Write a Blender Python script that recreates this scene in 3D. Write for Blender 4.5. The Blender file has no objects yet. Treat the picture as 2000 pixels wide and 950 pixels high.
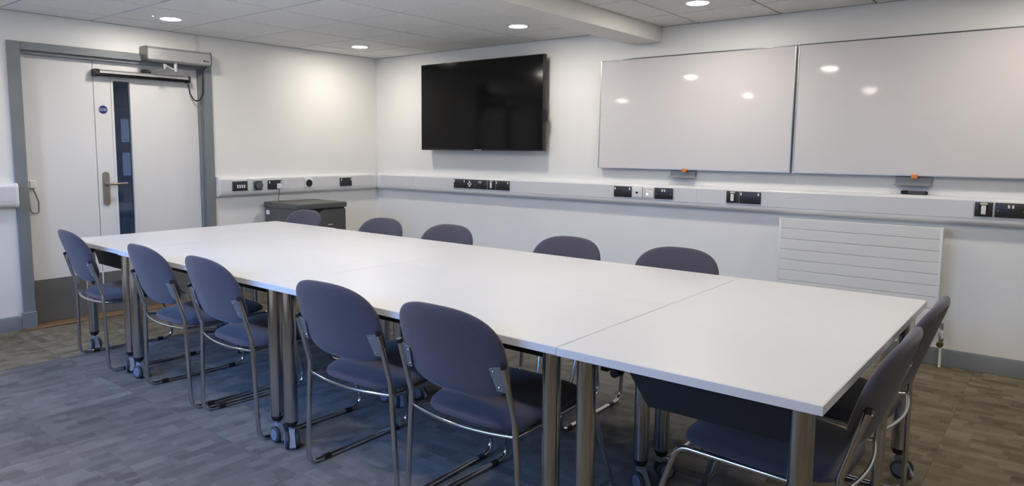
import bpy, bmesh, math, random
from mathutils import Vector, Matrix
random.seed(7)
SC = bpy.context.scene
COL = SC.collection
PI = math.pi

# ------------------------------------------------------------------ camera
CAM_LOC = Vector((5.9016, -5.1253, 1.3446))
yaw, pitch, roll, FPX = 0.6794, -0.1028, 0.0067, 1376.14
fw = Vector((-math.sin(yaw)*math.cos(pitch), math.cos(yaw)*math.cos(pitch), math.sin(pitch)))
rt = Vector((math.cos(yaw), math.sin(yaw), 0)); up = rt.cross(fw)
r2 = rt*math.cos(roll) + up*math.sin(roll); u2 = up*math.cos(roll) - rt*math.sin(roll)
cam = bpy.data.cameras.new('camera'); cam.sensor_fit = 'HORIZONTAL'; cam.sensor_width = 36
cam.lens = 36*FPX/2000; cam.shift_x = .00882; cam.shift_y = -.02179; cam.clip_start = .02; cam.clip_end = 60
co = bpy.data.objects.new('camera', cam); COL.objects.link(co)
m = Matrix((r2, u2, -fw)).transposed().to_4x4(); m.translation = CAM_LOC; co.matrix_world = m
SC.camera = co

# ------------------------------------------------------------------ world, daylight, exposure
W = bpy.data.worlds.new('sky'); SC.world = W; W.use_nodes = True
bg = W.node_tree.nodes['Background']; bg.inputs[1].default_value = 21.0      # overcast dusk sky over darker ground
wtc = W.node_tree.nodes.new('ShaderNodeTexCoord'); wsp = W.node_tree.nodes.new('ShaderNodeSeparateXYZ'); wcr = W.node_tree.nodes.new('ShaderNodeValToRGB')
W.node_tree.links.new(wtc.outputs['Generated'], wsp.inputs[0]); W.node_tree.links.new(wsp.outputs['Z'], wcr.inputs[0]); W.node_tree.links.new(wcr.outputs[0], bg.inputs[0])
wcr.color_ramp.elements[0].position = 0.0; wcr.color_ramp.elements[0].color = (.045, .05, .055, 1)
wcr.color_ramp.elements[1].position = .03; wcr.color_ramp.elements[1].color = (.23, .46, 1.0, 1)
LAMP = 205.0                                   # strength of the round ceiling lamps
SC.view_settings.view_transform = 'Standard'; SC.view_settings.look = 'None'
SC.view_settings.gamma = 1; SC.view_settings.use_curve_mapping = False
SC.view_settings.exposure = 0.0
WX0, WX1, WZ0, WZ1, YF = .15, 4.6, .6, 2.16, -5.7   # the window in the wall behind the camera
pl = bpy.data.lights.new('daylight_portal', 'AREA'); pl.shape = 'RECTANGLE'; pl.size = WX1-WX0; pl.size_y = WZ1-WZ0
pl.cycles.is_portal = True
po = bpy.data.objects.new('daylight_portal', pl); COL.objects.link(po)
po.location = ((WX0+WX1)/2, YF-.16, (WZ0+WZ1)/2); po.rotation_euler = (PI/2, 0, 0)

# ------------------------------------------------------------------ materials
MT = {}
def mat(name, col=(.5,.5,.5), rough=.5, metal=0., spec=.5, emit=None, es=0., coat=0.):
    M = bpy.data.materials.new(name); M.use_nodes = True
    b = M.node_tree.nodes['Principled BSDF']
    b.inputs['Base Color'].default_value = (*col, 1); b.inputs['Roughness'].default_value = rough
    b.inputs['Metallic'].default_value = metal; b.inputs['Specular IOR Level'].default_value = spec
    b.inputs['Coat Weight'].default_value = coat
    if emit: b.inputs['Emission Color'].default_value = (*emit, 1); b.inputs['Emission Strength'].default_value = es
    MT[name] = M; return M
def nodes(M): return M.node_tree.nodes, M.node_tree.links, M.node_tree.nodes['Principled BSDF']
def noise_col(M, c1, c2, scale, detail=3, bump=0., bscale=None, coords='Object', lo=.35, hi=.65, stretch=None):
    N, L, b = nodes(M)
    tc = N.new('ShaderNodeTexCoord'); nz = N.new('ShaderNodeTexNoise'); nz.inputs['Scale'].default_value = scale; nz.inputs['Detail'].default_value = detail
    src = tc.outputs[coords]
    if stretch:
        mp = N.new('ShaderNodeMapping'); mp.inputs['Scale'].default_value = stretch; L.new(src, mp.inputs[0]); src = mp.outputs[0]
    L.new(src, nz.inputs['Vector'])
    cr = N.new('ShaderNodeValToRGB'); cr.color_ramp.elements[0].position = lo; cr.color_ramp.elements[1].position = hi
    cr.color_ramp.elements[0].color = (*c1, 1); cr.color_ramp.elements[1].color = (*c2, 1)
    L.new(nz.outputs[0], cr.inputs[0]); L.new(cr.outputs[0], b.inputs['Base Color'])
    if bump:
        n2 = N.new('ShaderNodeTexNoise'); n2.inputs['Scale'].default_value = bscale or scale*4; L.new(src, n2.inputs['Vector'])
        bp = N.new('ShaderNodeBump'); bp.inputs['Strength'].default_value = bump; bp.inputs['Distance'].default_value = .002
        L.new(n2.outputs[0], bp.inputs['Height']); L.new(bp.outputs[0], b.inputs['Normal'])
    return M
noise_col(mat('wall_paint', rough=.42, spec=.35), (.83,.825,.80), (.86,.855,.83), 1.3, 2, .05, 60)
noise_col(mat('tile_white', rough=.9, spec=.1), (.79,.79,.775), (.83,.83,.815), 30, 2, .25, 180)
mat('grid_metal', (.20,.20,.19), .6)
mat('beam_paint', (.80,.795,.765), .5, spec=.3)
noise_col(mat('skirting_grey', rough=.45), (.18,.20,.225), (.205,.225,.25), 4)
noise_col(mat('frame_grey', rough=.35, spec=.5), (.185,.205,.22), (.215,.235,.25), 3)
noise_col(mat('door_white', rough=.4, spec=.4), (.74,.735,.735), (.78,.775,.775), .9)
mat('kick_steel', (.20,.20,.20), .40, .4)
mat('glass_dark', (.012,.015,.02), .03, spec=.5)
mat('steel_satin', (.30,.275,.245), .42, .9)
mat('alu', (.62,.62,.61), .3, 1.)
noise_col(mat('alu_brushed', rough=.38, metal=.85), (.52,.53,.53), (.60,.61,.61), 14, 2, stretch=(1,1,12))
mat('alu_dark', (.22,.22,.23), .35, .9)
mat('chrome', (.66,.66,.67), .12, 1.)
mat('bracket_grey', (.33,.35,.37), .42, .7)
mat('tray_grey', (.36,.37,.38), .5, .0)
mat('chrome_leg', (.60,.60,.61), .13, 1.)
mat('black_plastic', (.012,.012,.013), .4)
mat('black_gloss', (.008,.008,.009), .15)
mat('socket_black', (.028,.029,.031), .35)
mat('slot_black', (.003,.003,.003), .6)
mat('white_plastic', (.78,.78,.77), .35)
mat('trunking_white', (.74,.745,.75), .32)
mat('lid_white', (.68,.685,.70), .34)
mat('cream_label', (.70,.68,.50), .6)
mat('green_edge', (.08,.20,.16), .4)
mat('orange', (.80,.25,.05), .45)
mat('blue_sign', (.015,.02,.22), .35)
mat('led_green', (.3,1,.5), .4, emit=(.35,1,.6), es=6)
mat('tv_screen', (.004,.004,.004), .10, spec=.2)
mat('tv_case', (.01,.01,.011), .35)
noise_col(mat('whiteboard', rough=.06, spec=.2), (.70,.69,.695), (.72,.675,.68), .9, 2)
noise_col(mat('table_white', rough=.36, spec=.35), (.66,.66,.665), (.685,.685,.69), 1.2, 2)
mat('table_edge', (.70,.71,.73), .4)
mat('apron_black', (.005,.005,.006), .6)
mat('wheel_rubber', (.03,.035,.045), .5)
mat('wheel_grey', (.16,.18,.23), .45)
mat('fork_grey', (.22,.24,.28), .4)
noise_col(mat('fabric', rough=.95, spec=.12), (.066,.059,.078), (.079,.071,.092), 260, 2, .35, 420)
MT['fabric'].node_tree.nodes['Principled BSDF'].inputs['Sheen Weight'].default_value = .25
noise_col(mat('cabinet_grey', rough=.45), (.082,.082,.074), (.092,.092,.084), 5)
mat('cabinet_dark', (.012,.012,.012), .6)
mat('cabinet_top', (.10,.10,.09), .5)
mat('radiator_white', (.77,.765,.735), .33)
mat('brass_dark', (.10,.08,.03), .45, .6)
noise_col(mat('wood', rough=.5), (.16,.085,.035), (.22,.125,.055), 9, 4, stretch=(1,14,1))
mat('lamp_glow', (.9,.9,.9), .5, emit=(1.0,.925,.82), es=LAMP)
mat('trim_white', (.8,.8,.79), .4)
mat('sky_block_brick', (.20,.17,.15), .9); mat('outside_paving', (.22,.22,.21), .9); mat('corridor_fill_glow', (.8,.8,.8), .5, emit=(.55,.7,1), es=14)  # outside paving, plus the added sky-blocking wall and corridor fill light
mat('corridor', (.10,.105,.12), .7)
mat('paper', (.55,.56,.60), .7)
mat('board_blue', (.05,.07,.12), .7)
mat('cable_grey', (.12,.12,.12), .5)
mat('print_black', (.01,.01,.01), .5)

def carpet(name, dark, mid, light):
    M = mat(name, rough=.97, spec=.05); N, L, b = nodes(M)
    tc = N.new('ShaderNodeTexCoord'); oi = N.new('ShaderNodeObjectInfo')
    mul = N.new('ShaderNodeVectorMath'); mul.operation = 'MULTIPLY'; mul.inputs[1].default_value = (13.7, 29.3, 0)
    cx = N.new('ShaderNodeCombineXYZ')
    for i in range(2): L.new(oi.outputs['Random'], cx.inputs[i])
    L.new(cx.outputs[0], mul.inputs[0])
    add = N.new('ShaderNodeVectorMath'); L.new(tc.outputs['Object'], add.inputs[0]); L.new(mul.outputs[0], add.inputs[1])
    dn = N.new('ShaderNodeTexNoise'); dn.inputs['Scale'].default_value = 24; dn.inputs['Detail'].default_value = 3; L.new(add.outputs[0], dn.inputs['Vector'])
    dm = N.new('ShaderNodeVectorMath'); dm.operation = 'MULTIPLY_ADD'; dm.inputs[1].default_value = (.035, .016, 0); L.new(dn.outputs['Color'], dm.inputs[0]); L.new(add.outputs[0], dm.inputs[2])
    vals = []
    for (bw, bh, off) in ((.17, .060, .37), (.095, .045, .61)):
        br = N.new('ShaderNodeTexBrick'); br.offset = off; br.squash = .7; br.squash_frequency = 3
        br.inputs['Color1'].default_value = (0,0,0,1); br.inputs['Color2'].default_value = (1,1,1,1); br.inputs['Mortar'].default_value = (.5,.5,.5,1)
        br.inputs['Scale'].default_value = 1; br.inputs['Mortar Size'].default_value = 0; br.inputs['Brick Width'].default_value = bw; br.inputs['Row Height'].default_value = bh
        L.new(dm.outputs[0], br.inputs['Vector']); vals.append(br.outputs[0])
    mx = N.new('ShaderNodeMix'); mx.data_type = 'RGBA'; mx.inputs[0].default_value = .45
    L.new(vals[0], mx.inputs[6]); L.new(vals[1], mx.inputs[7])
    nz = N.new('ShaderNodeTexNoise'); nz.inputs['Scale'].default_value = 320; nz.inputs['Detail'].default_value = 2; L.new(add.outputs[0], nz.inputs['Vector'])
    mx2 = N.new('ShaderNodeMix'); mx2.data_type = 'RGBA'; mx2.inputs[0].default_value = .40
    L.new(mx.outputs[2], mx2.inputs[6]); L.new(nz.outputs[0], mx2.inputs[7])
    cr = N.new('ShaderNodeValToRGB'); e = cr.color_ramp.elements
    e[0].position = .15; e[0].color = (*dark, 1); e[1].position = .85; e[1].color = (*light, 1)
    k = cr.color_ramp.elements.new(.5); k.color = (*mid, 1)
    L.new(mx2.outputs[2], cr.inputs[0])
    mr = N.new('ShaderNodeMapRange'); mr.inputs[3].default_value = .86; mr.inputs[4].default_value = 1.16; L.new(oi.outputs['Random'], mr.inputs[0])
    vm = N.new('ShaderNodeVectorMath'); vm.operation = 'SCALE'; L.new(cr.outputs[0], vm.inputs[0]); L.new(mr.outputs[0], vm.inputs['Scale'])
    L.new(vm.outputs[0], b.inputs['Base Color'])
    bp = N.new('ShaderNodeBump'); bp.inputs['Strength'].default_value = .5; bp.inputs['Distance'].default_value = .003
    L.new(nz.outputs[0], bp.inputs['Height']); L.new(bp.outputs[0], b.inputs['Normal'])
carpet('carpet_brown', (.088,.072,.051), (.160,.136,.099), (.222,.191,.143))
carpet('carpet_grey', (.112,.106,.100), (.170,.162,.153), (.228,.218,.208))

# clear pane: real glass look, light passes
M = bpy.data.materials.new('pane_clear'); M.use_nodes = True; N = M.node_tree.nodes; L = M.node_tree.links
N.remove(N['Principled BSDF']); tr = N.new('ShaderNodeBsdfTransparent'); tr.inputs[0].default_value = (.82,.86,.88,1); gl = N.new('ShaderNodeBsdfGlossy'); gl.inputs['Roughness'].default_value = .02
fr = N.new('ShaderNodeFresnel'); mxs = N.new('ShaderNodeMixShader'); L.new(fr.outputs[0], mxs.inputs[0]); L.new(tr.outputs[0], mxs.inputs[1]); L.new(gl.outputs[0], mxs.inputs[2])
L.new(mxs.outputs[0], N['Material Output'].inputs[0]); MT['pane_clear'] = M

# ------------------------------------------------------------------ mesh helpers
def V(*a): return Vector(a)
def box(bm, x0, x1, y0, y1, z0, z1, bev=0., seg=2, mi=0):
    mtx = Matrix.Translation(((x0+x1)/2, (y0+y1)/2, (z0+z1)/2)) @ Matrix.Diagonal((abs(x1-x0), abs(y1-y0), abs(z1-z0), 1))
    r = bmesh.ops.create_cube(bm, size=1, matrix=mtx); vs = r['verts']
    fs = {f for v in vs for f in v.link_faces}
    for f in fs: f.material_index = mi
    if bev:
        es = list({e for v in vs for e in v.link_edges})
        rr = bmesh.ops.bevel(bm, geom=es, offset=bev, segments=seg, affect='EDGES', profile=.5)
        for f in rr['faces']: f.material_index = mi
    return bm
def ring_bridge(bm, rings, closed=True, caps=True, mi=0):
    R = [[bm.verts.new(p) for p in ring] for ring in rings]
    n = len(R[0])
    for a, b in zip(R, R[1:]):
        for i in range(n if closed else n-1):
            f = bm.faces.new((a[i], a[(i+1) % n], b[(i+1) % n], b[i])); f.material_index = mi
    if caps:
        f = bm.faces.new(list(reversed(R[0]))); f.material_index = mi
        f = bm.faces.new(R[-1]); f.material_index = mi
    return R
def tube(bm, pts, r, n=10, mi=0, caps=True):
    pts = [Vector(p) for p in pts]; tang = []
    for i in range(len(pts)):
        a = pts[max(i-1, 0)]; b = pts[min(i+1, len(pts)-1)]; tang.append((b-a).normalized())
    t0 = tang[0]; ref = V(0, 0, 1) if abs(t0.z) < .9 else V(1, 0, 0)
    nv = (ref - t0*ref.dot(t0)).normalized(); rings = []
    for i, p in enumerate(pts):
        t = tang[i]; nv = (nv - t*nv.dot(t)).normalized(); bv = t.cross(nv)
        rr = r[i] if isinstance(r, (list, tuple)) else r
        rings.append([p + (nv*math.cos(2*PI*k/n) + bv*math.sin(2*PI*k/n))*rr for k in range(n)])
    ring_bridge(bm, rings, True, caps, mi); return bm
def fillet(pts, rad, seg=6):
    """round the inner corners of a polyline"""
    pts = [Vector(p) for p in pts]; out = [pts[0]]
    for i in range(1, len(pts)-1):
        r = rad[i-1] if isinstance(rad, (list, tuple)) else rad
        p = pts[i]; a = (pts[i-1]-p); b = (pts[i+1]-p); la, lb = a.length, b.length; a.normalize(); b.normalize()
        ang = a.angle(b); d = min(r/math.tan(ang/2) if ang < PI-1e-3 else 0, la*.49, lb*.49)
        if d < 1e-4: out.append(p); continue
        p0, p1 = p+a*d, p+b*d
        for k in range(seg+1):
            t = k/seg; out.append(p0*(1-t)**2 + p*2*t*(1-t) + p1*t*t)
    out.append(pts[-1]); return out
def cyl(bm, p0, p1, r0, r1=None, n=16, mi=0):
    return tube(bm, [p0, p1], [r0, r0 if r1 is None else r1], n, mi)
def lathe(bm, prof, c=(0,0,0), n=24, axis='z', mi=0):
    """prof: list of (radius, height)"""
    rings = []
    for r, h in prof:
        ring = []
        for k in range(n):
            a = 2*PI*k/n; u, v = max(r, 1e-5)*math.cos(a), max(r, 1e-5)*math.sin(a)
            ring.append(V(*c) + (V(u, v, h) if axis == 'z' else V(u, h, v) if axis == 'y' else V(h, u, v)))
        rings.append(ring)
    ring_bridge(bm, rings, True, True, mi); return bm
def prism_x(bm, prof, x0, x1, mi=0):
    """prof: list of (y,z), extruded along x"""
    ring_bridge(bm, [[V(x0, y, z) for y, z in prof], [V(x1, y, z) for y, z in prof]], True, True, mi); return bm
def prism_y(bm, prof, y0, y1, mi=0):
    ring_bridge(bm, [[V(x, y0, z) for x, z in prof], [V(x, y1, z) for x, z in prof]], True, True, mi); return bm
def new(): return bmesh.new()
def obj(name, bm, mats, parent=None, loc=None, rz=0, smooth=True, ang=35):
    bmesh.ops.recalc_face_normals(bm, faces=bm.faces)
    me = bpy.data.meshes.new(name); bm.to_mesh(me); bm.free()
    for k in ([mats] if isinstance(mats, str) else mats): me.materials.append(MT[k])
    if smooth:
        me.polygons.foreach_set('use_smooth', [True]*len(me.polygons)); me.set_sharp_from_angle(angle=math.radians(ang))
    o = bpy.data.objects.new(name, me); COL.objects.link(o); o.parent = parent
    if loc: o.location = loc
    if rz: o.rotation_euler = (0, 0, rz)
    return o
def tag(o, label, cat, group=None):
    o['label'] = label; o['category'] = cat
    if group: o['group'] = group
    return o
def thing(name, label, cat, loc=(0,0,0), rz=0, group=None):
    o = bpy.data.objects.new(name, None); COL.objects.link(o); o.location = loc; o.rotation_euler = (0, 0, rz); o.empty_display_size = .1
    return tag(o, label, cat, group)
def struct(o): o['kind'] = 'structure'; return o
def sempty(name, loc=(0,0,0), rz=0):
    o = bpy.data.objects.new(name, None); COL.objects.link(o); o.location = loc; o.rotation_euler = (0, 0, rz); o['kind'] = 'structure'; return o
def text_mesh(name, body, size, material, parent, loc, rot, align='CENTER'):
    cu = bpy.data.curves.new(name, 'FONT'); cu.body = body; cu.size = size; cu.align_x = align; cu.align_y = 'CENTER'; cu.extrude = .0002; cu.space_line = .8
    t = bpy.data.objects.new(name, cu); COL.objects.link(t)
    dg = bpy.context.evaluated_depsgraph_get(); dg.update()
    me = bpy.data.meshes.new_from_object(t.evaluated_get(dg)); bpy.data.objects.remove(t)
    me.materials.clear(); me.materials.append(MT[material])
    o = bpy.data.objects.new(name, me); COL.objects.link(o); o.parent = parent; o.location = loc; o.rotation_euler = rot; return o
def copy_tree(o, parent=None):
    c = o.copy(); COL.objects.link(c); c.parent = parent
    for ch in list(o.children): copy_tree(ch, c)
    return c
LW = PI/2      # wall-local frame (x right, z up, -y out of the wall) turned onto the left wall: local x = world y

# ================================================================== SETTING
H, XR = 2.289, 7.4
# ---- floor and carpet tiles
bm = new(); box(bm, -.12, XR+.12, YF-.12, .12, -.14, -.012); floor = struct(obj('floor', bm, 'carpet_grey'))
tile_cache = {}
def carpet_tile(x0, x1, y0, y1):
    turned = (x0+x1)/2 < 3.6 and not (x0+x1)/2 < .5
    w, d = x1-x0, y1-y0
    brown = x1 < 1.1 or x0 > 4.9
    key = (round(w, 3), round(d, 3), turned, brown)
    if key not in tile_cache:
        b = new(); a, c = (d, w) if turned else (w, d)
        box(b, -a/2+.0004, a/2-.0004, -c/2+.0004, c/2-.0004, -.012, 0)
        o = obj('carpet_tile', b, 'carpet_brown' if brown else 'carpet_grey', floor, smooth=False); tile_cache[key] = o.data
    else:
        o = bpy.data.objects.new('carpet_tile', tile_cache[key]); COL.objects.link(o); o.parent = floor
    o.location = ((x0+x1)/2, (y0+y1)/2, 0)
    if turned: o.rotation_euler = (0, 0, PI/2)
gx = [0.0] + [.51+.5*k for k in range(14)] + [XR]
gy = [0.0] + [-.489-.5*k for k in range(11)] + [YF]
gx = [a for i, a in enumerate(gx) if i == 0 or a-gx[i-1] > .02]
for i in range(len(gx)-1):
    for j in range(len(gy)-1): carpet_tile(gx[i], gx[i+1], gy[j+1], gy[j])
# ---- walls
DY0, DY1, DZ = -3.398, -1.884, 2.078      # door frame outer edges
bm = new()
box(bm, -.12, 0, YF-.12, DY0+.02, 0, H+.1); box(bm, -.12, 0, DY1-.02, .12, 0, H+.1); box(bm, -.12, 0, DY0+.02, DY1-.02, DZ-.02, H+.1)
struct(obj('wall_left', bm, 'wall_paint', smooth=False))
bm = new(); box(bm, 0, XR+.12, 0, .12, 0, H+.1); struct(obj('wall_back', bm, 'wall_paint', smooth=False))
bm = new(); box(bm, XR, XR+.12, YF-.12, 0, 0, H+.1); struct(obj('wall_right', bm, 'wall_paint', smooth=False))
bm = new()
box(bm, 0, WX0, YF-.12, YF, 0, H+.1); box(bm, WX1, XR, YF-.12, YF, 0, H+.1)
box(bm, WX0, WX1, YF-.12, YF, 0, WZ0); box(bm, WX0, WX1, YF-.12, YF, WZ1, H+.1)
struct(obj('wall_front', bm, 'wall_paint', smooth=False))
w1 = sempty('window_1', (0, 0, 0))
bm = new()
for a, b_ in ((WX0, WX0+.06), (WX1-.06, WX1)): box(bm, a, b_, YF-.09, YF-.03, WZ0, WZ1)
box(bm, WX0+.06, WX1-.06, YF-.09, YF-.03, WZ0, WZ0+.06); box(bm, WX0+.06, WX1-.06, YF-.09, YF-.03, WZ1-.06, WZ1)
obj('window_frame', bm, 'trim_white', w1, smooth=False)
nmul = 4; pw = (WX1-WX0-.12)/nmul
for k in range(nmul):
    xa = WX0+.06+k*pw
    bm = new(); box(bm, xa+.02, xa+pw-.02, YF-.063, YF-.057, WZ0+.06, WZ1-.06); obj('pane', bm, 'pane_clear', w1, smooth=False)
    if k: bm = new(); box(bm, xa-.02, xa+.02, YF-.09, YF-.03, WZ0+.06, WZ1-.06); obj('mullion', bm, 'trim_white', w1, smooth=False)
bm = new(); box(bm, -8, 16, -9.6, -9.4, -.2, 2.5); struct(obj('wall_sky_block', bm, 'sky_block_brick', smooth=False))['label'] = 'added unseen wall blocking the low sky outside the window'  # unseen wall added to cut low sky light entering the window
bm = new(); box(bm, -8, 16, -9.4, YF-.12, -.2, -.1); struct(obj('ground_outside', bm, 'outside_paving', smooth=False))
bm = new(); box(bm, WX0-.05, WX1+.05, YF-.03, YF+.12, WZ0-.03, WZ0, .006); obj('window_sill', bm, 'trim_white', w1)
# ---- ceiling
bm = new(); box(bm, -.12, XR+.12, YF-.12, .12, H+.006, H+.12); ceil = struct(obj('ceiling', bm, 'grid_metal'))
BX0, BX1, BZ = 3.09, 3.342, 2.17
xl = [0, .336, .936, 1.536, 2.136, 2.736, BX0]; xr = [BX1] + [3.64+.6*k for k in range(7)] + [XR]
yl = [0] + [-.4305-.6*k for k in range(9)] + [YF]
if yl[-2]-yl[-1] < .05: yl.pop(-2)
ct = {}
for xs in (xl, xr):
    for i in range(len(xs)-1):
        for j in range(len(yl)-1):
            w, d = xs[i+1]-xs[i], yl[j]-yl[j+1]; key = (round(w, 3), round(d, 3))
            if key not in ct:
                b = new(); box(b, -w/2+.007, w/2-.007, -d/2+.007, d/2-.007, 0, .012, .0015, 1)
                o = obj('ceiling_tile', b, 'tile_white', ceil, smooth=False); ct[key] = o.data
            else:
                o = bpy.data.objects.new('ceiling_tile', ct[key]); COL.objects.link(o); o.parent = ceil
            o.location = ((xs[i]+xs[i+1])/2, (yl[j]+yl[j+1])/2, H-.0005)
bm = new(); box(bm, BX0, BX1, YF, 0, BZ, H+.006, .004, 2); struct(obj('trim_1', bm, 'beam_paint'))['label'] = 'white boxed-in beam across the ceiling'
# perimeter shadow angle
for nm, a in (('trim_2', (0, .006, YF, 0)), ('trim_3', (.006, BX0, -.006, 0)), ('trim_4', (BX1, XR, -.006, 0))):
    bm = new(); box(bm, a[0], a[1], a[2], a[3], H-.002, H+.006); struct(obj(nm, bm, 'grid_metal', smooth=False))
# ---- skirting boards
SKB = 'skirting_grey'
def skirting(name, prof_h, x0, x1, loc=(0,0,0), rz=0):
    b = new(); prism_x(b, [(0, 0), (-.016, 0), (-.016, prof_h-.012), (-.010, prof_h), (0, prof_h)], x0, x1)
    return struct(obj(name, b, SKB, loc=loc, rz=rz))
skirting('baseboard_back', .105, 0.016, XR)
skirting('baseboard_left', .105, YF+.016, DY0-.025, rz=LW)
skirting('baseboard_corner', .105, DY1+.025, 0, rz=LW)['label'] = 'short grey skirting between the door and the corner'
skirting('baseboard_right', .105, 0, -YF, (XR, 0, 0), -LW)
skirting('baseboard_front', .105, -XR, 0, (0, YF, 0), PI)

# ================================================================== DOOR (wall-local on left wall: x = world y, -y out)
D = sempty('door_1', (0, 0, 0), LW); D['label'] = 'white double door with grey frame, narrow vision panel and steel kick plates'
AO = .02        # architrave thickness
bm = new()
IL, IR, IT = DY0+.08, DY1-.075, DZ-.058
box(bm, DY0, IL, -AO, .0, 0, DZ, .003, 1); box(bm, IR, DY1, -AO, 0, 0, DZ, .003, 1); box(bm, IL, IR, -AO, 0, IT, DZ, .003, 1)
obj('architrave', bm, 'frame_grey', D)
bm = new()      # lining that returns to the door leaf
box(bm, IL-.015, IL, 0, .10, 0, IT+.015); box(bm, IR, IR+.015, 0, .10, 0, IT+.015); box(bm, IL, IR, 0, .10, IT, IT+.015)
box(bm, IL, IR, .008, .058, IT-.022, IT-.0, .002, 1); box(bm, IR-.018, IR, .022, .058, 0, IT-.022)
obj('lining', bm, 'frame_grey', D, smooth=False)
for a, b_ in ((DY0-.012, IL+.004), (IR-.004, DY1+.012)):
    bm = new(); box(bm, a, b_, -AO-.012, 0, .0, .125, .003, 1); obj('plinth_block', bm, 'skirting_grey', D)
LF = .06        # leaf face set back from the wall face
SPL = -2.816
def leaf(x0, x1, name, hole=None):
    b = new(); z0, z1 = .012, IT-.023
    if hole:
        a, c, e, f = hole
        box(b, x0, a, LF, LF+.04, z0, z1); box(b, c, x1, LF, LF+.04, z0, z1); box(b, a, c, LF, LF+.04, z0, e); box(b, a, c, LF, LF+.04, f, z1)
    else: box(b, x0, x1, LF, LF+.04, z0, z1)
    return obj(name, b, 'door_white', D, smooth=False)
leafA = leaf(IL+.004, SPL-.0025, 'door_leaf')
VP = (-2.672, -2.545, .50, 1.853)
leafB = leaf(SPL+.0025, IR-.02, 'door_leaf', VP)
b = new(); box(b, IL+.006, SPL-.006, LF-.0025, LF, .014, .338); obj('kick_plate', b, 'kick_steel', leafA, smooth=False)
b = new(); box(b, SPL+.006, IR-.022, LF-.0025, LF, .014, .338); obj('kick_plate', b, 'kick_steel', leafB, smooth=False)
b = new(); x0, x1, z0, z1 = VP
box(b, x0-.018, x0, LF-.007, LF, z0-.018, z1+.018, .002, 1); box(b, x1, x1+.018, LF-.007, LF, z0-.018, z1+.018, .002, 1)
box(b, x0, x1, LF-.007, LF, z1, z1+.018, .002, 1); box(b, x0, x1, LF-.007, LF, z0-.018, z0, .002, 1)
obj('glazing_bead', b, 'door_white', leafB)
b = new(); box(b, x0, x1, LF+.016, LF+.022, z0, z1); obj('vision_pane', b, 'pane_clear', leafB, smooth=False)
# handle plate with lever
b = new(); hx = -2.758
prof = [(hx+.024*math.sin(t)*1.0, 1.113+.024*math.cos(t)) for t in [(-90+18*k)*PI/180 for k in range(11)]] + [(hx-.024*math.sin(t), .895-.024*math.cos(t)) for t in [(-90+18*k)*PI/180 for k in range(11)]]
prism_y(b, prof, LF-.012, LF); obj('handle_plate', b, 'steel_satin', leafB)
b = new(); lathe(b, [(.017, 0), (.017, -.012), (.010, -.014), (.010, -.05)], (hx, LF-.012, 1.040), 16, 'y')
tube(b, fillet([(hx, LF-.045, 1.040), (hx, LF-.062, 1.040), (hx+.14, LF-.062, 1.043)], .012), .0095, 12); obj('lever', b, 'steel_satin', leafB)
# white astragal line between the leaves at the kick plates
b = new(); box(b, SPL-.004, SPL+.004, LF-.004, LF, .014, .345); obj('meeting_strip', b, 'door_white', leafA, smooth=False)
# threshold
b = new(); box(b, DY0+.0, DY1-.0, -.085, .115, 0, .010, .003, 1); struct(obj('trim_5', b, 'wood', rz=LW))['label'] = 'brown wooden threshold strip below the white door'
# corridor seen through the vision panel
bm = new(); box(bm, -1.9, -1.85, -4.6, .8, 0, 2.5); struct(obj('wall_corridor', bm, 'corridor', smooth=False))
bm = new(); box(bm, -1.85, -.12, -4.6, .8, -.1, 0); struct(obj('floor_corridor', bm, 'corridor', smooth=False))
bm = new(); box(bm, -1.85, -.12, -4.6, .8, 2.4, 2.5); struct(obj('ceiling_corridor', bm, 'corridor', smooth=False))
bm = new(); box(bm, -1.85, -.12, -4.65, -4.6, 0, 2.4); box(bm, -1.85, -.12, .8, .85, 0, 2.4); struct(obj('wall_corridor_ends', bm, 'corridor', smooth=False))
nb = thing('notice_board', 'dark blue notice board with papers seen through the narrow door panel', 'notice board', (-1.848, -1.9, 0), LW)
b = new(); box(b, -.5, .55, -.02, 0, .95, 1.75, .003, 1); obj('board', b, 'board_blue', nb)
for i, (px, pz) in enumerate(((-.36, 1.5), (-.14, 1.52), (.1, 1.5), (.34, 1.53), (-.36, 1.16), (-.13, 1.18), (.1, 1.15), (.34, 1.17))):
    b = new(); box(b, px-.085, px+.085, -.023, -.02, pz-.12, pz+.12); obj('paper_sheet', b, 'paper', nb, smooth=False)

cl = thing('corridor_fill', 'added unseen cool fill light in the corridor beyond the door', 'ceiling lamp', (-1.0, -.6, 2.4))  # unseen light added to brighten the corridor behind the vision panel
b = new(); box(b, -.30, .30, -.30, .30, -.02, -.001, .004, 1); obj('fill_frame', b, 'trim_white', cl)
b = new(); box(b, -.26, .26, -.26, .26, -.024, -.0195); obj('fill_panel', b, 'corridor_fill_glow', cl, smooth=False)
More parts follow.
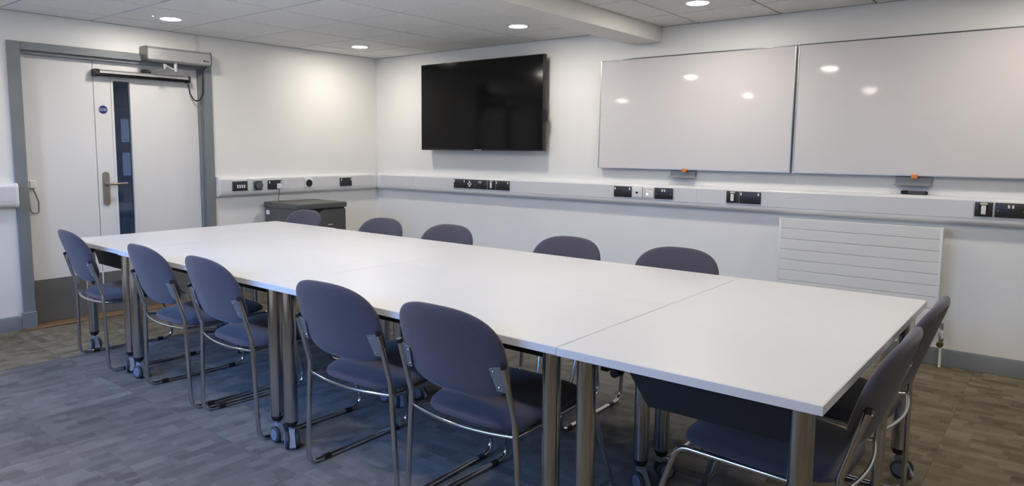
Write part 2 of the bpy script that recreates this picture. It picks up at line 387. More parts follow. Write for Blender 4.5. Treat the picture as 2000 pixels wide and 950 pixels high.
# ---- things on the door
op = thing('door_operator', 'silver automatic door opener box above the white door', 'door opener', (0, -.019, -.012), LW)
b = new(); prism_x(b, [(-.02, 2.036), (-.118, 2.036), (-.130, 2.046), (-.130, 2.128), (-.118, 2.146), (-.02, 2.146)], -2.452, -1.93); obj('housing', b, 'alu_brushed', op, ang=25)
b = new(); prism_x(b, [(-.02, 2.034), (-.119, 2.034), (-.132, 2.045), (-.132, 2.129), (-.119, 2.148), (-.02, 2.148)], -2.462, -2.452); obj('end_cap', b, 'alu_dark', op)
b = new(); prism_x(b, [(-.02, 2.034), (-.119, 2.034), (-.132, 2.045), (-.132, 2.129), (-.119, 2.148), (-.02, 2.148)], -1.93, -1.921); obj('end_cap', b, 'alu_dark', op)
b = new(); lathe(b, [(.016, 2.036), (.016, 1.965)], (-2.215, -.085, 0), 16); obj('spindle', b, 'alu', op)
b = new(); tube(b, [(-2.215, -.085, 1.975), (-2.335, -.150, 2.005)], .008, 10); lathe(b, [(.013, 1.972), (.013, 2.012)], (-2.335, -.150, 0), 14); obj('upper_arm', b, 'alu', op)
b = new(); tube(b, [(-2.335, -.150, 1.98), (-2.395, .02, 1.962)], .006, 10); obj('lower_arm', b, 'alu', op)
b = new(); box(b, -2.43, -2.37, .005, LF, 1.945, 1.972, .004, 1); tube(b, [(-2.395, .0, 1.955), (-2.395, .03, 1.955)], .012, 10); obj('arm_shoe', b, 'black_plastic', op)
b = new(); box(b, -1.995, -1.983, -.1312, -.130, 2.063, 2.077); obj('logo_mark', b, 'print_black', op, smooth=False)
for k, (xx, hh) in enumerate(((-1.976, .012), (-1.969, .009), (-1.962, .009), (-1.955, .009), (-1.948, .009))):
    b = new(); box(b, xx-.0026, xx+.0026, -.1312, -.130, 2.064, 2.064+hh); obj('logo_letter', b, 'print_black', op, smooth=False)
sb = thing('sensor_bar', 'long silver and black safety sensor bar across the door top', 'sensor bar', (0, -.016, -.006), LW)
b = new(); prism_x(b, [(.058, 1.935), (-.004, 1.935), (-.014, 1.925), (-.014, 1.909), (.058, 1.909)], -2.775, -2.072); obj('bar_cover', b, 'alu_brushed', sb)
b = new(); prism_x(b, [(.058, 1.909), (-.012, 1.909), (-.010, 1.896), (-.002, 1.886), (.058, 1.886)], -2.775, -2.072); obj('lens_strip', b, 'black_gloss', sb)
for a, c in ((-2.808, -2.775), (-2.072, -2.056)):
    b = new(); prism_x(b, [(.058, 1.938), (-.006, 1.938), (-.018, 1.926), (-.018, 1.897), (-.006, 1.883), (.058, 1.883)], a, c); obj('end_cap', b, 'black_plastic', sb)
b = new()
tube(b, fillet([(-2.066, .01, 1.885), (-2.050, .012, 1.80), (-2.015, .012, 1.745), (-1.975, .0, 1.745), (-1.958, -.028, 1.80), (-1.952, -.034, 1.97), (-1.958, -.05, 2.005), (-1.948, -.08, 2.030)], .04, 5), .006, 8)
tag(obj('sensor_cable', b, 'black_plastic', loc=(0, -.017, -.0135), rz=LW), 'black cable looping from the sensor bar up to the door opener', 'cable')
cd = new(); box(cd, -2.010, -1.983, -.012, -.0005, 2.139, H-.005, .002, 1)
tag(obj('cable_duct', cd, 'trunking_white', rz=LW), 'thin white cable duct between ceiling and door opener', 'cable duct')
sg = thing('door_sign', 'small round blue fire door sign with white lettering', 'sign', (0, 0, 0), LW)
sx, sz = -2.752, 1.624
b = new(); lathe(b, [(.034, LF), (.034, LF-.002)], (sx, 0, sz), 32, 'y'); obj('disc', b, 'white_plastic', sg)
b = new(); lathe(b, [(.0325, LF-.002), (.0325, LF-.0026)], (sx, 0, sz), 32, 'y'); obj('blue_face', b, 'blue_sign', sg)
text_mesh('lettering', 'Fire door\nkeep shut', .0145, 'white_plastic', sg, (sx, LF-.0031, sz+.001), (PI/2, 0, 0))
dl = thing('door_loop', 'small grey box with looped cable at the door hinge side', 'door loop', (0, 0, -.006), LW)
b = new(); box(b, -3.318, -3.295, LF-.03, LF, 1.035, 1.087, .003, 1); box(b, -3.295, -3.252, LF-.036, LF, 1.035, 1.09, .004, 1); obj('junction_box', b, 'white_plastic', dl)
b = new(); tube(b, fillet([(-3.305, LF-.02, 1.04), (-3.303, LF-.024, .95), (-3.298, LF-.03, .855), (-3.245, LF-.032, .845), (-3.243, LF-.03, .93), (-3.272, LF-.02, 1.04)], .035, 6), .0055, 8); obj('armoured_cable', b, 'steel_satin', dl)

# ================================================================== TRUNKING
TZ0, TZ1, TD = .900, 1.068, .058
def trunk_prof():
    p = [(0, TZ0), (-.030, TZ0)]
    for k in range(1, 6):
        t = k/5*PI/2; p.append((-.030-.028*math.sin(t), TZ0+.030-.030*math.cos(t)))
    for k in range(0, 6):
        t = k/5*PI/2; p.append((-.030-.028*math.cos(t), TZ1-.030+.030*math.sin(t)))
    p.append((0, TZ1)); return p
def trunking(label, x0, x1, segs, loc=(0,0,0), rz=0, caps=()):
    t = thing('dado_trunking', label, 'trunking', loc, rz, 'dado trunking runs')
    b = new(); prism_x(b, trunk_prof(), x0, x1); obj('body', b, 'trunking_white', t, ang=50)
    for a, c in segs:
        b = new(); box(b, a+.0012, c-.0012, -TD-.0025, -TD+.004, .941, 1.049, .001, 1); obj('lid', b, 'lid_white', t)
    for c in caps:
        b = new(); pr = [(y*1.06-(.001 if y < 0 else 0), .984+(z-.984)*1.05) for y, z in trunk_prof()]
        prism_x(b, pr, c-.008, c+.008); obj('end_cap', b, 'white_plastic', t, ang=50)
    return t
trunking('long white trunking along the TV and whiteboard wall', .1065, XR-.002, [(.12, .615), (.615, 1.194), (1.891, 2.982), (3.507, 3.696), (3.696, 3.926), (4.18, 5.45), (5.712, 7.3)], (0, -.001, 0))
trunking('white trunking between the door frame and the room corner', -1.872, -.062, [(-1.86, -1.751), (-1.602, -1.543), (-1.452, -1.396), (-1.24, -.99), (-.891, -.562), (-.408, -.11)], rz=LW, caps=(-1.866,))
trunking('short end of white trunking left of the door frame', YF+.002, -3.405, [(-4.6, -3.42), (-5.68, -4.6)], rz=LW, caps=(-3.401,))
b = new(); prism_x(b, [(y*1.03, .984+(z-.984)*1.03) for y, z in trunk_prof()], .06, .105); o = obj('corner_joint', b, 'white_plastic', None, ang=50); tag(o, 'white corner joint piece of the trunking below the TV', 'trunking joint')
SF = -TD-.0025     # face of the lids

def rocker(parent, x, z, w=.011, h=.020, y=-.012, m='white_plastic'):
    b = new(); box(b, x-w/2, x+w/2, y-.004, y+.001, z-h/2, z+h/2, .0015, 1); obj('rocker_switch', b, m, parent)
def slots(parent, cx, cz, y=-.0105):
    for dx, dz, w, h in ((0, .012, .006, .010), (-.011, -.010, .009, .0055), (.011, -.010, .009, .0055)):
        b = new(); box(b, cx+dx-w/2, cx+dx+w/2, y-.0012, y+.001, cz+dz-h/2, cz+dz+h/2); obj('pin_slot', b, 'slot_black', parent, smooth=False)
def plate(parent, x0, x1, m, h=.086, y=-.0105, name='face_plate'):
    b = new(); box(b, x0, x1, y, 0, -h/2, h/2, .003, 2); obj(name, b, m, parent)
def double_socket(label, xc, style, w=.148, rz=0):
    loc = (xc, SF, 1.0) if not rz else (-SF, xc, 1.0)
    t = thing('double_socket', label, 'socket', loc, rz, 'black double sockets'); plate(t, -w/2, w/2, 'socket_black')
    if style == 'outer':
        rocker(t, -w/2+.013, .024); rocker(t, w/2-.013, .024)
    else:
        rocker(t, -.010, .022); rocker(t, .010, .022)
    s = .031 if style == 'outer' else .044
    slots(t, -s, -.008); slots(t, s, -.008)
    for sx_ in (-1, 1):
        b = new(); lathe(b, [(.003, -.0105), (.003, -.0118)], (sx_*.061 if style != 'outer' else sx_*.0, 0, -.004), 8, 'y'); obj('screw', b, 'chrome', t)
    return t
def spur(label, xc, w=.090):
    t = thing('fused_spur', label, 'fused spur', (xc, SF, 1.0), 0, 'black fused spur units'); plate(t, -w/2, w/2, 'socket_black')
    b = new(); box(b, -.025, .025, -.0125, -.010, -.030, .026, .001, 1); obj('recess', b, 'slot_black', t)
    b = new(); box(b, -.012, .012, -.018, -.011, -.030, .023, .002, 1); obj('fuse_carrier', b, 'white_plastic', t)
    b = new(); box(b, -.018, .018, -.0135, -.010, .028, .039, .001, 1); obj('paper_label', b, 'cream_label', t)
    return t
# group below the TV
double_socket('leftmost black double socket below the TV, beside the four-way outlet', 1.2745, 'outer', .154)
t = thing('data_outlet', 'black square outlet with white cross of jacks below the TV', 'data outlet', (1.405, SF, 1.0)); plate(t, -.046, .046, 'socket_black')
for dx, dz, w, h in ((0, .019, .016, .02), (-.016, 0, .018, .013), (.016, 0, .018, .013), (0, -.018, .02, .02)):
    b = new(); box(b, dx-w/2, dx+w/2, -.015, -.010, dz-h/2, dz+h/2, .001, 1); obj('jack', b, 'white_plastic', t)
double_socket('black double socket with central switches below the TV', 1.5375, 'centre', .158)
spur('black fused spur with white insert below the TV', 1.674)
double_socket('rightmost black double socket below the TV, beside the fused spur', 1.8085, 'outer', .158)
# group below the left whiteboard
double_socket('black double socket left of the two white plates below the whiteboard', 3.064, 'outer', .158)
t = thing('hdmi_plate', 'white square plate with a single black port below the whiteboard', 'wall plate', (3.194, SF, 1.0)); plate(t, -.045, .045, 'white_plastic')
b = new(); box(b, -.011, .011, -.012, -.010, -.009, .004); obj('port', b, 'slot_black', t, smooth=False)
for s in (-1, 1):
    b = new(); lathe(b, [(.003, -.0105), (.003, -.0115)], (s*.033, 0, -.002), 8, 'y'); obj('screw', b, 'alu', t)
t = thing('control_plate', 'white control plate with orange markings and lit green button', 'control panel', (3.2935, SF, 1.0)); plate(t, -.045, .045, 'white_plastic')
b = new(); lathe(b, [(.0065, -.0105), (.0065, -.0135), (.005, -.0145)], (-.008, 0, -.012), 14, 'y'); obj('lit_button', b, 'led_green', t)
for i in range(4):
    b = new(); box(b, -.038, -.020, -.0112, -.010, .012-.013*i, .016-.013*i); obj('printed_line', b, 'orange', t, smooth=False)
for a, c in ((-.038, -.008), (.006, .038)):
    b = new(); box(b, a, c, -.0112, -.010, .027, .031); obj('printed_line', b, 'orange', t, smooth=False)
double_socket('black double socket with central switches right of the white control plate', 3.4255, 'centre', .154)
# group further right
spur('black fused spur left of the lone double socket below the whiteboards', 3.9735)
double_socket('black double socket above and left of the white radiator', 4.101, 'outer', .152)
spur('black fused spur at the right end above the radiator corner', 5.4995)
double_socket('black double socket with central switches cut by the right edge', 5.632, 'centre', .156)
# left wall group
def lw_thing(name, label, cat, yc, group=None): return thing(name, label, cat, (-SF, yc, .988), LW, group)
t = lw_thing('light_switch', 'black plate with four white light switches beside the door', 'light switch', -1.676); plate(t, -.073, .073, 'socket_black')
for k in range(4): rocker(t, -.027+.022*k, -.004, .013, .030)
t = lw_thing('thermostat', 'round dark grey thermostat dial on the trunking beside the switches', 'thermostat', -1.497); plate(t, -.043, .043, 'green_edge')
b = new(); lathe(b, [(.042, -.0105), (.042, -.022), (.039, -.025)], n=28, axis='y'); obj('dial_rim', b, 'socket_black', t)
b = new(); lathe(b, [(.032, -.024), (.031, -.028), (.012, -.029)], n=28, axis='y'); obj('dial_face', b, 'cable_grey', t)
ds = double_socket('black double socket with a plug in it above the filing cabinet', -1.318, 'outer', .150, LW); ds.location.z = .988
t = lw_thing('plug', 'pale grey mains plug with cable in the socket above the cabinet', 'plug', -1.282)
b = new(); box(b, -.024, .024, -.038, -.0118, -.040, .010, .007, 2); obj('plug_body', b, 'white_plastic', t)
b = new(); tube(b, fillet([(-.002, -.024, -.039), (-.004, -.026, -.09), (-.012, -.014, -.135), (-.014, -.03, -.1525), (-.03, -.10, -.1525)], .02, 4), .0032, 8); obj('mains_cable', b, 'cable_grey', t)
t = lw_thing('round_outlet', 'white square plate with black round outlet on left wall trunking', 'wall plate', -.940); plate(t, -.045, .045, 'white_plastic', .09)
b = new(); lathe(b, [(.036, -.0105), (.036, -.016), (.032, -.019)], (0, 0, .002), 28, 'y'); obj('round_cover', b, 'black_plastic', t)
ds = double_socket('black double socket nearest the room corner on the left wall', -.485, 'outer', .148, LW); ds.location.z = .988

# ================================================================== TV
tv = thing('television', 'large black wall-mounted flat screen television', 'television', (1.553, -.002, 1.7375))
b = new(); box(b, -.748, .748, -.120, -.075, -.417, .417, .004, 2); obj('casing', b, 'tv_case', tv)
b = new(); box(b, -.739, .739, -.1212, -.1195, -.402, .408); obj('screen', b, 'tv_screen', tv, smooth=False)
b = new(); box(b, -.045, .045, -.1225, -.1198, -.4125, -.4065, .001, 1); obj('badge_strip', b, 'alu', tv)
b = new(); box(b, .748, .772, -.112, -.088, -.16, -.06, .003, 1); obj('side_sensor', b, 'black_plastic', tv)
b = new(); box(b, -.45, .45, -.076, -.035, -.25, .25, .01, 2); box(b, -.20, .20, -.04, 0, -.2, .2); obj('wall_bracket', b, 'tv_case', tv)

# ================================================================== WHITEBOARDS
def whiteboard(label, x0, x1, z0=1.185, z1=2.065):
    t = thing('whiteboard', label, 'whiteboard', ((x0+x1)/2, -.030, z0), 0, 'wall whiteboards'); t.rotation_euler = (math.radians(-1.5), 0, 0)
    w, h = (x1-x0)/2, z1-z0
    b = new(); box(b, -w+.006, w-.006, -.016, -.002, .006, h-.006); obj('writing_surface', b, 'whiteboard', t, smooth=False)
    for nm, a in (('frame_rail', (-w, w, 0, .008)), ('frame_rail', (-w, w, h-.008, h))):
        b = new(); box(b, a[0], a[1], -.021, -.001, a[2], a[3], .002, 1); obj(nm, b, 'alu_dark' if a[2] > .1 else 'alu', t)
    for s in (-1, 1):
        b = new(); box(b, s*w-(.008 if s > 0 else 0), s*w+(.008 if s < 0 else 0), -.021, -.001, .008, h-.008, .002, 1); obj('frame_stile', b, 'alu', t)
    return t
whiteboard('narrower white magnetic whiteboard nearest the TV', 2.812, 4.364)
whiteboard('wide whiteboard at the right, cut by the photo edge', 4.378, 6.25)
def pen_tray(label, xc, w):
    t = thing('pen_tray', label, 'pen tray', (xc, 0, 1.178), 0, 'pen trays below the whiteboards')
    b = new(); box(b, -w/2, w/2, -.022, -.018, -.052, .004, .001, 1); obj('back_plate', b, 'tray_grey', t)
    b = new(); prism_x(b, [(-.018, -.052), (-.062, -.052), (-.064, -.044), (-.061, -.043), (-.058, -.049), (-.018, -.049)], -w/2, w/2); obj('ledge', b, 'tray_grey', t)
    b = new(); box(b, -w/2, w/2, -.019, -.0005, -.04, -.01); obj('wall_spacer', b, 'alu_dark', t, smooth=False)
pen_tray('grey pen tray below the narrower whiteboard', 3.559, .205)
pen_tray('grey pen tray above the black marker pen', 5.115, .2)
for lb, xc in (('orange clip on the lower edge of the narrower whiteboard', 3.585), ('orange clip on the lower edge of the wide whiteboard', 5.125)):
    b = new(); box(b, -.0175, .0175, -.066, -.0515, -.012, .016, .003, 2); tag(obj('orange_clip', b, 'orange', loc=(xc, 0, 1.182)), lb, 'clip', 'orange clips under the whiteboards')
mp = thing('marker_pen', 'black and grey marker pen lying on the trunking', 'marker pen', (5.126, -.020, TZ1+.0125))
b = new(); lathe(b, [(.011, -.035), (.0115, -.02), (.0115, .06)], n=16, axis='x'); obj('barrel', b, 'cable_grey', mp)
b = new(); lathe(b, [(.008, -.075), (.012, -.068), (.0125, -.035)], n=16, axis='x'); obj('cap', b, 'black_gloss', mp)
b = new(); lathe(b, [(.0118, .060), (.0118, .068), (.006, .074)], n=16, axis='x'); obj('end_plug', b, 'black_plastic', mp)

# ================================================================== RADIATOR
rd = thing('radiator', 'white wall radiator of wide horizontal panels', 'radiator', (4.8185, -.002, 0))
RZ0, RZ1, RW = .225, .875, .4915
b = new(); box(b, -RW+.006, RW-.006, -.090, -.045, RZ0+.006, RZ1-.006, .006, 2); obj('core', b, 'radiator_white', rd)
n = 9; ph = (RZ1-RZ0)/n
for k in range(n):
    b = new(); box(b, -RW, RW, -.105, -.090, RZ0+k*ph+.0008, RZ0+(k+1)*ph-.0008, .0022, 1); obj('panel', b, 'radiator_white', rd)
for s in (-1, 1):
    b = new(); box(b, s*RW-(.018 if s > 0 else 0), s*RW+(.018 if s < 0 else 0), -.1065, -.04, RZ0, RZ1, .005, 2); obj('side_channel', b, 'radiator_white', rd)
    b = new(); box(b, s*.38-.02, s*.38+.02, -.045, 0, RZ0+.1, RZ1-.1); obj('bracket', b, 'radiator_white', rd, smooth=False)
b = new(); tube(b, fillet([(RW-.06, -.07, RZ0+.012), (RW+.022, -.07, RZ0+.012), (RW+.022, -.07, .0)], .012), .0075, 10); obj('pipe', b, 'radiator_white', rd)
b = new(); lathe(b, [(.013, .165), (.017, .17), (.017, .205), (.012, .215)], (RW+.022, -.07, 0), 14); lathe(b, [(.011, 0), (.011, .04)], (RW+.022, -.07, .24), 12); obj('valve_body', b, 'chrome', rd)
b = new(); lathe(b, [(.012, -.095), (.019, -.100), (.020, -.122), (.013, -.128)], (RW+.022, 0, .155), 12, 'y'); lathe(b, [(.010, -.07), (.010, -.1)], (RW+.022, 0, .155), 10, 'y'); obj('valve_knob', b, 'brass_dark', rd)

# ================================================================== CABINET (rotated slightly in the corner)
cb = thing('filing_cabinet', 'dark grey metal filing cabinet in the corner below the trunking', 'cabinet', (.318, -1.162, 0), math.radians(-1.5))
ca, cd_, ch = .268, .272, .832
b = new(); box(b, -ca+.008, ca-.03, -cd_+.006, cd_-.006, .03, ch-.045, .003, 1); obj('body', b, 'cabinet_grey', cb)
b = new(); box(b, -ca, ca, -cd_, cd_, ch-.047, ch, .004, 2); obj('top', b, 'cabinet_top', cb)
b = new(); box(b, -ca+.03, ca-.05, -cd_+.03, cd_-.03, 0, .03); obj('plinth', b, 'cabinet_dark', cb, smooth=False)
b = new(); box(b, ca-.03, ca-.026, -cd_+.012, cd_-.012, .04, ch-.05); obj('front_gap', b, 'cabinet_dark', cb, smooth=False)
for k, (z0, z1) in enumerate(((.045, .43), (.438, ch-.062))):
    b = new(); pr = [(-cd_+.012, z0), (cd_-.012, z0), (cd_-.012, z1), (.02, z1), (-.06, z1-.035), (-.16, z1-.048), (-cd_+.012, z1-.048)]
    ring_bridge(b, [[V(ca-.026, y, z) for y, z in pr], [V(ca-.006, y, z) for y, z in pr]]); dr = obj('drawer', b, 'cabinet_grey', cb)
    b = new(); box(b, ca-.024, ca-.014, -cd_+.04, .02, z1-.048, z1-.004); obj('finger_pull', b, 'cabinet_dark', dr, smooth=False)
    b = new(); box(b, ca-.006, ca-.004, .06, .11, z1-.145, z1-.135); obj('maker_badge', b, 'alu', dr, smooth=False)
b = new(); box(b, ca-.03, ca-.004, -cd_+.006, -cd_+.05, ch-.112, ch-.066, .002, 1); obj('lock_block', b, 'cabinet_top', cb)
b = new(); box(b, -ca+.03, -ca+.085, -cd_+.0045, -cd_+.006, ch-.115, ch-.075); obj('asset_sticker', b, 'white_plastic', cb, smooth=False)

# ================================================================== CEILING LAMPS
names = {(0, 0): 'round recessed lamp in the ceiling by the room corner', (0, 1): 'round recessed lamp in the ceiling in front of the door',
         (0, 2): 'round recessed lamp on the camera side of the door', (1, 1): 'round recessed lamp above the door end of the tables', (2, 1): 'round recessed lamp above the right half of the tables',
         (3, 1): 'round recessed lamp above the two chairs at the right table end', (1, 2): 'round recessed lamp behind the near row, left of the beam', (2, 2): 'round recessed lamp behind the near row, right of the beam',
         (3, 2): 'round recessed lamp directly above the camera', (3, 0): 'round recessed lamp above the wide whiteboard',
         (1, 0): 'round recessed lamp in the ceiling in front of the TV', (2, 0): 'round recessed lamp right of the beam above the whiteboard'}
first = None
for i, x in enumerate((.588, 2.473, 3.938, 5.74)):
    for j, y in enumerate((-.71, -2.505, -4.305)):
        lb = names.get((i, j), 'round recessed ceiling lamp behind the camera, out of the photo')
        if first is None:
            t = thing('downlight', lb, 'ceiling lamp', (x, y, H), 0, 'round ceiling lamps')
            b = new(); lathe(b, [(.070, -.0015), (.070, -.006), (.084, -.006), (.092, -.002), (.092, -.0006)], n=40)
            obj('trim_ring', b, 'trim_white', t)
            b = new(); lathe(b, [(.0695, -.0016), (.0695, -.0055), (.05, -.0065), (.001, -.0068)], n=40); obj('diffuser', b, 'lamp_glow', t)
            first = t
        else:
            t = copy_tree(first); t.location = (x, y, H); t['label'] = lb
b = new(); lathe(b, [(.005, -.0006), (.0048, -.003), (.003, -.004)], n=16); tag(obj('indicator_light', b, 'led_green', loc=(.588, -2.635, H)), 'tiny green indicator light beside the ceiling lamp by the door', 'indicator')

# ================================================================== TABLES
TZ, TT = .74, .026
def table(label, cx, cy, rot, L_, D_, legs, deep):
    t = thing('meeting_table', label, 'table', (cx, cy, 0), math.radians(rot), 'white meeting tables pushed together')
    hx, hy = L_/2, D_/2
    b = new(); box(b, -hx+.0015, hx-.0015, -hy+.0015, hy-.0015, TZ-TT, TZ, .0012, 1); obj('table_top', b, 'table_white', t)
    b = new()
    for a in ((-hx, hx, -hy, -hy+.0016), (-hx, hx, hy-.0016, hy), (-hx, -hx+.0016, -hy+.0016, hy-.0016), (hx-.0016, hx, -hy+.0016, hy-.0016)):
        box(b, *a, TZ-TT+.0005, TZ-.0012)
    obj('edge_band', b, 'table_edge', t, smooth=False)
    zt = TZ-TT
    for (lx, ly) in legs:
        b = new(); lathe(b, [(.030, .118), (.030, zt)], (lx, ly, 0), 28)
        lg = obj('leg', b, 'chrome_leg', t)
        b = new(); lathe(b, [(.014, .094), (.021, .097), (.0302, .118), (.0302, .122)], (lx, ly, 0), 24); obj('leg_cap', b, 'black_plastic', lg)
        a = random.uniform(-.6, .9); ca_, sa = math.cos(a), math.sin(a)
        def P(u, v, z): return V(lx+u*ca_-v*sa, ly+u*sa+v*ca_, z)
        b = new(); tube(b, [P(0, 0, .096), P(0, 0, .078)], .011, 12)
        rings = []
        for (u, z, w, th) in ((-.012, .084, .012, .012), (.014, .080, .012, .014), (.034, .055, .011, .012), (.052, .026, .013, .008), (.060, .018, .013, .004)):
            rings.append([P(u-th*.3, -w, z-th), P(u-th*.3, w, z-th), P(u+th*.3, w, z+th*.4), P(u+th*.3, -w, z+th*.4)])
        ring_bridge(b, rings); obj('caster_fork', b, 'fork_grey', lg)
        for s in (-1, 1):
            b = new(); c0 = P(.016, s*.0135, .0375); c1 = P(.016, s*.031, .0375); ax = (c1-c0)
            tube(b, [c0, c0+ax*.1, c0+ax*.75, c1], [.031, .0375, .0375, .031], 22, 0)
            tube(b, [c1-ax*.02, c1+ax*.12], [.027, .024], 20, 1)
            obj('caster_wheel', b, ['wheel_rubber', 'wheel_grey'], lg)
    if deep:
        for s in (-1, 1):
            b = new(); y = s*(hy-.085)
            prism_y(b, [(-hx+.20, zt), (-hx+.20, zt-.01), (-hx+.275, zt-.115), (hx-.075, zt-.115), (hx-.065, zt-.10), (hx-.065, zt)], y-.012, y+.012); obj('apron', b, 'apron_black', t)
            b = new(); box(b, -hx+.13, -hx+.20, y-.02, y+.02, zt-.03, zt, .006, 1); tube(b, [(-hx+.17, y, zt-.028), (-hx+.15, y, zt-.05)], [.02, .012], 10); obj('latch', b, 'black_plastic', t)
        for s in (-1, 1):
            b = new(); box(b, s*(hx-.11)-.012, s*(hx-.11)+.012, -hy+.10, hy-.10, zt-.05, zt); obj('side_rail', b, 'apron_black', t, smooth=False)
    else:
        for s in (-1, 1):
            b = new(); box(b, -hx+.12, hx-.12, s*(hy-.12)-.012, s*(hy-.12)+.012, zt-.055, zt); obj('apron', b, 'apron_black', t, smooth=False)
            b = new(); box(b, s*(hx-.075)-.02, s*(hx-.075)+.02, -hy+.09, hy-.09, zt-.035, zt); obj('end_rail', b, 'apron_black', t, smooth=False)
    return t
LX, LD = 1.536, .7665
xs_ = [.855, 1.632, 1.632+LX+.001, 1.632+2*LX+.002]; yn = -3.386
lin = [(-.705, -.32), (.705, -.32), (-.705, .32), (.705, .32)]
xm0, xm1 = 1.634+LX/2, 1.634+LX*1.5+.001
table('white end table nearest the door, standing crosswise', 1.632-LD/2-.001, yn+LX/2+.012, 0, LD, LX, [(-.318, -.664), (.345, -.715), (-.23, .17), (.33, .72)], True)
table('white table in the near row, at its door end', xm0, yn+LD/2, 0, LX, LD, [(-.66, -.34), (.738, -.34), (-.66, .315), (.73, .315)], False)
table('white table in the near row, beside the crosswise right end table', xm1, yn+LD/2, 0, LX, LD, [(-.69, -.34), (.725, -.34), (-.69, .315), (.705, .315)], False)
table('white table in the far row, at its door end', xm0, yn+LD*1.5+.001, 0, LX, LD, lin, False)
table('white table in the far row, beside the crosswise right end table', xm1, yn+LD*1.5+.001, 0, LX, LD, [(-.705, -.32), (.728, -.32), (-.705, .32), (.736, .325)], False)
table('white crosswise end table at the right, nearest the camera', xs_[3]+LD/2+.004, yn+LX/2-.002, .1, LD, LX, [(-.30, -.725), (.325, -.715), (-.30, .715), (.325, .715)], True)

# ================================================================== CHAIRS
def pad(outline, ctr_fn, thick, n_lat=(1.0, .985, .94, .86, .7, .45, .2)):
    """soft pad from an outline (list of (u,v)); ctr_fn maps (u,v,offset) to 3D"""
    b = new(); m_ = len(outline)
    prof = []
    for s in n_lat: prof.append((s, thick*math.sqrt(max(0, 1-((s-.80)/.20)**2)) if s > .80 else thick*(1+.18*(1-(s/.8)**2))))
    rings = [[ctr_fn(u*s, v*s, d) for u, v in outline] for s, d in reversed(prof)] + [[ctr_fn(u*s, v*s, -d*.8) for u, v in outline] for s, d in prof[1:]]
    ring_bridge(b, rings); return b
def superell(a, b_top, b_bot, e_top, e_bot, n=48):
    out = []
    for k in range(n):
        t = 2*PI*k/n; c, s = math.cos(t), math.sin(t); e = e_top if s >= 0 else e_bot
        out.append((a*math.copysign(abs(c)**(2/e), c), (b_top if s >= 0 else b_bot)*math.copysign(abs(s)**(2/e), s)))
    return out
BY0, BZ0, BY1, BZ1 = -.322, .522, -.427, .838      # bottom and top of the back pad
def back_pt(u, v, off):
    t = (v+.18)/.355; y = BY0+(BY1-BY0)*t; z = BZ0+(BZ1-BZ0)*t; L0 = math.hypot(BY1-BY0, BZ1-BZ0)
    ny, nz = (BZ1-BZ0)/L0, -(BY1-BY0)/L0
    curve = .55*u*u - .10*(v*v)
    return V(u, y+ny*(off+curve), z+nz*(off+curve))
def seat_pt(u, v, off):
    w = 1-.04*max(0, -v/.22); y = v-.060; z = .444+.012*(v/.22)-.35*max(0, v-.15)**1.5 - .12*u*u
    return V(u*w, y, z+off)
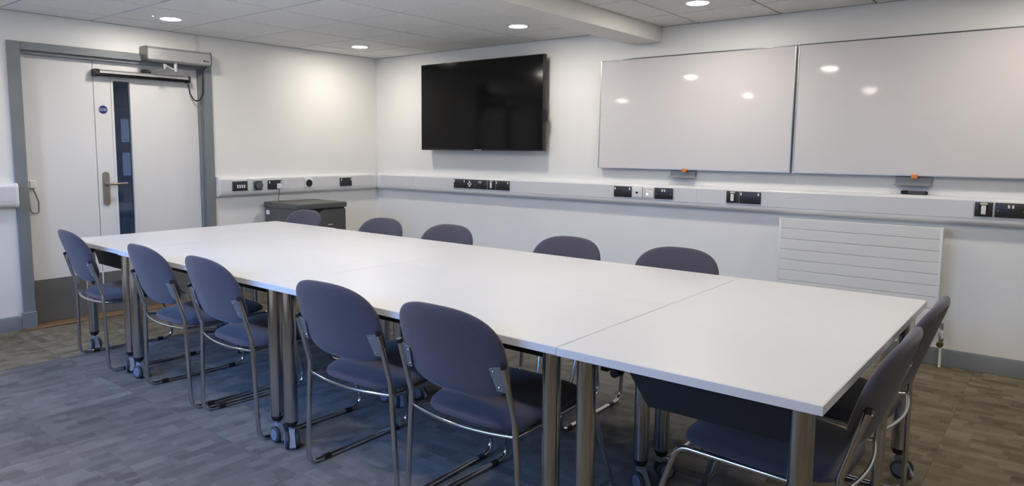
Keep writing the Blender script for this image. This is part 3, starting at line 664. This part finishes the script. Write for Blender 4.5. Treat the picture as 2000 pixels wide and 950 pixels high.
def make_chair():
    t = thing('conference_chair', '', 'chair', group='purple-grey chairs round the tables')
    obj('backrest', pad(superell(.233, .182, .172, 2.55, 4.0), back_pt, .019), 'fabric', t, ang=80)
    obj('seat', pad(superell(.234, .235, .245, 5, 3.6), seat_pt, .024), 'fabric', t, ang=80)
    for s in (-1, 1):
        pts = [V(s*.234, -.362, .663), V(s*.236, -.306, .468), V(s*.268, -.302, .0105), V(s*.262, .295, .0105), V(s*.222, .165, .424), V(s*.218, -.22, .410), V(s*.232, -.298, .419)]
        path = fillet(pts, [.05, .055, .065, .05, .03], 7)
        b = new(); tube(b, path, .0103, 10); fr_ = obj('side_frame', b, 'chrome', t, ang=60)
        b = new(); p0, p1 = V(s*.234, -.362, .663), V(s*.2336, -.366, .6775); tube(b, [p0, p1], [.0108, .009], 10); obj('tube_cap', b, 'black_plastic', fr_)
        for yy in (-.205, .195):
            xx = s*(.268-.006*(yy+.272)/.547)
            b = new(); tube(b, [(xx, yy-.018, .0115), (xx, yy+.018, .0115)], .0125, 10); obj('glide', b, 'black_plastic', fr_)
        # bracket plate with two screws, on the rear of the back pad
        b = new(); c = [back_pt(s*.180, -.030, 0), back_pt(s*.230, -.022, 0), back_pt(s*.230, -.125, 0), back_pt(s*.193, -.118, 0)]
        nrm = V(0, -.953, -.303)
        q0 = [p+nrm*.0175 for p in c]; q1 = [p+nrm*.0225 for p in c]; ring_bridge(b, [q0, q1]); br = obj('bracket_plate', b, 'bracket_grey', t, smooth=False)
        for (u, v) in ((.191, -.043), (.202, -.104)):
            p = back_pt(s*u, v, 0); b = new(); tube(b, [p+nrm*.020, p+nrm*.0255], [.0055, .003], 10); obj('screw', b, 'chrome', br)
    arc = [V(.234*k/6, -.298-.030*(1-(k/6)**2), .419-.006*(1-(k/6)**2)) for k in range(-6, 7)]
    b = new(); tube(b, arc, .0068, 8); obj('rear_rail', b, 'chrome', t, ang=60)
    b = new(); tube(b, [(-.22, .10, .416), (.22, .10, .416)], .008, 8); obj('front_rail', b, 'chrome', t, ang=60)
    return t
ch0 = make_chair(); used = False
CH = [  # x, y of the origin, turn, label
    (1.285, -3.105, -4, 'purple-grey chair in the near row, nearest the door'),
    (2.226, -3.1, -2, 'purple-grey chair second from the door in the near row'),
    (2.84, -3.1, -2, 'purple-grey chair in the middle of the near row'),
    (3.73, -3.105, 2, 'purple-grey chair fourth from the door in the near row'),
    (4.335, -3.105, 0, 'purple-grey chair closest to the camera in the near row'),
    (1.17, -2.162, 180, 'purple-grey chair on the far side, in front of the filing cabinet'),
    (2.11, -2.183, 180, 'purple-grey chair on the far side, just right of the filing cabinet'),
    (2.758, -2.184, 180, 'purple-grey chair on the far side, third from the door, below the TV'),
    (3.692, -2.185, 180, 'purple-grey chair on the far side, below the narrower whiteboard'),
    (4.362, -2.186, 180, 'purple-grey chair on the far side, nearest the radiator'),
    (5.165, -2.911, 90, 'purple-grey chair at the right table end, nearer the camera'),
    (5.165, -2.345, 90, 'purple-grey chair at the right table end, nearer the radiator wall')]
for x, y, a, lb in CH:
    c = ch0 if not used else copy_tree(ch0); used = True
    c.location = (x, y, 0); c.rotation_euler = (0, 0, math.radians(a)); c['label'] = lb
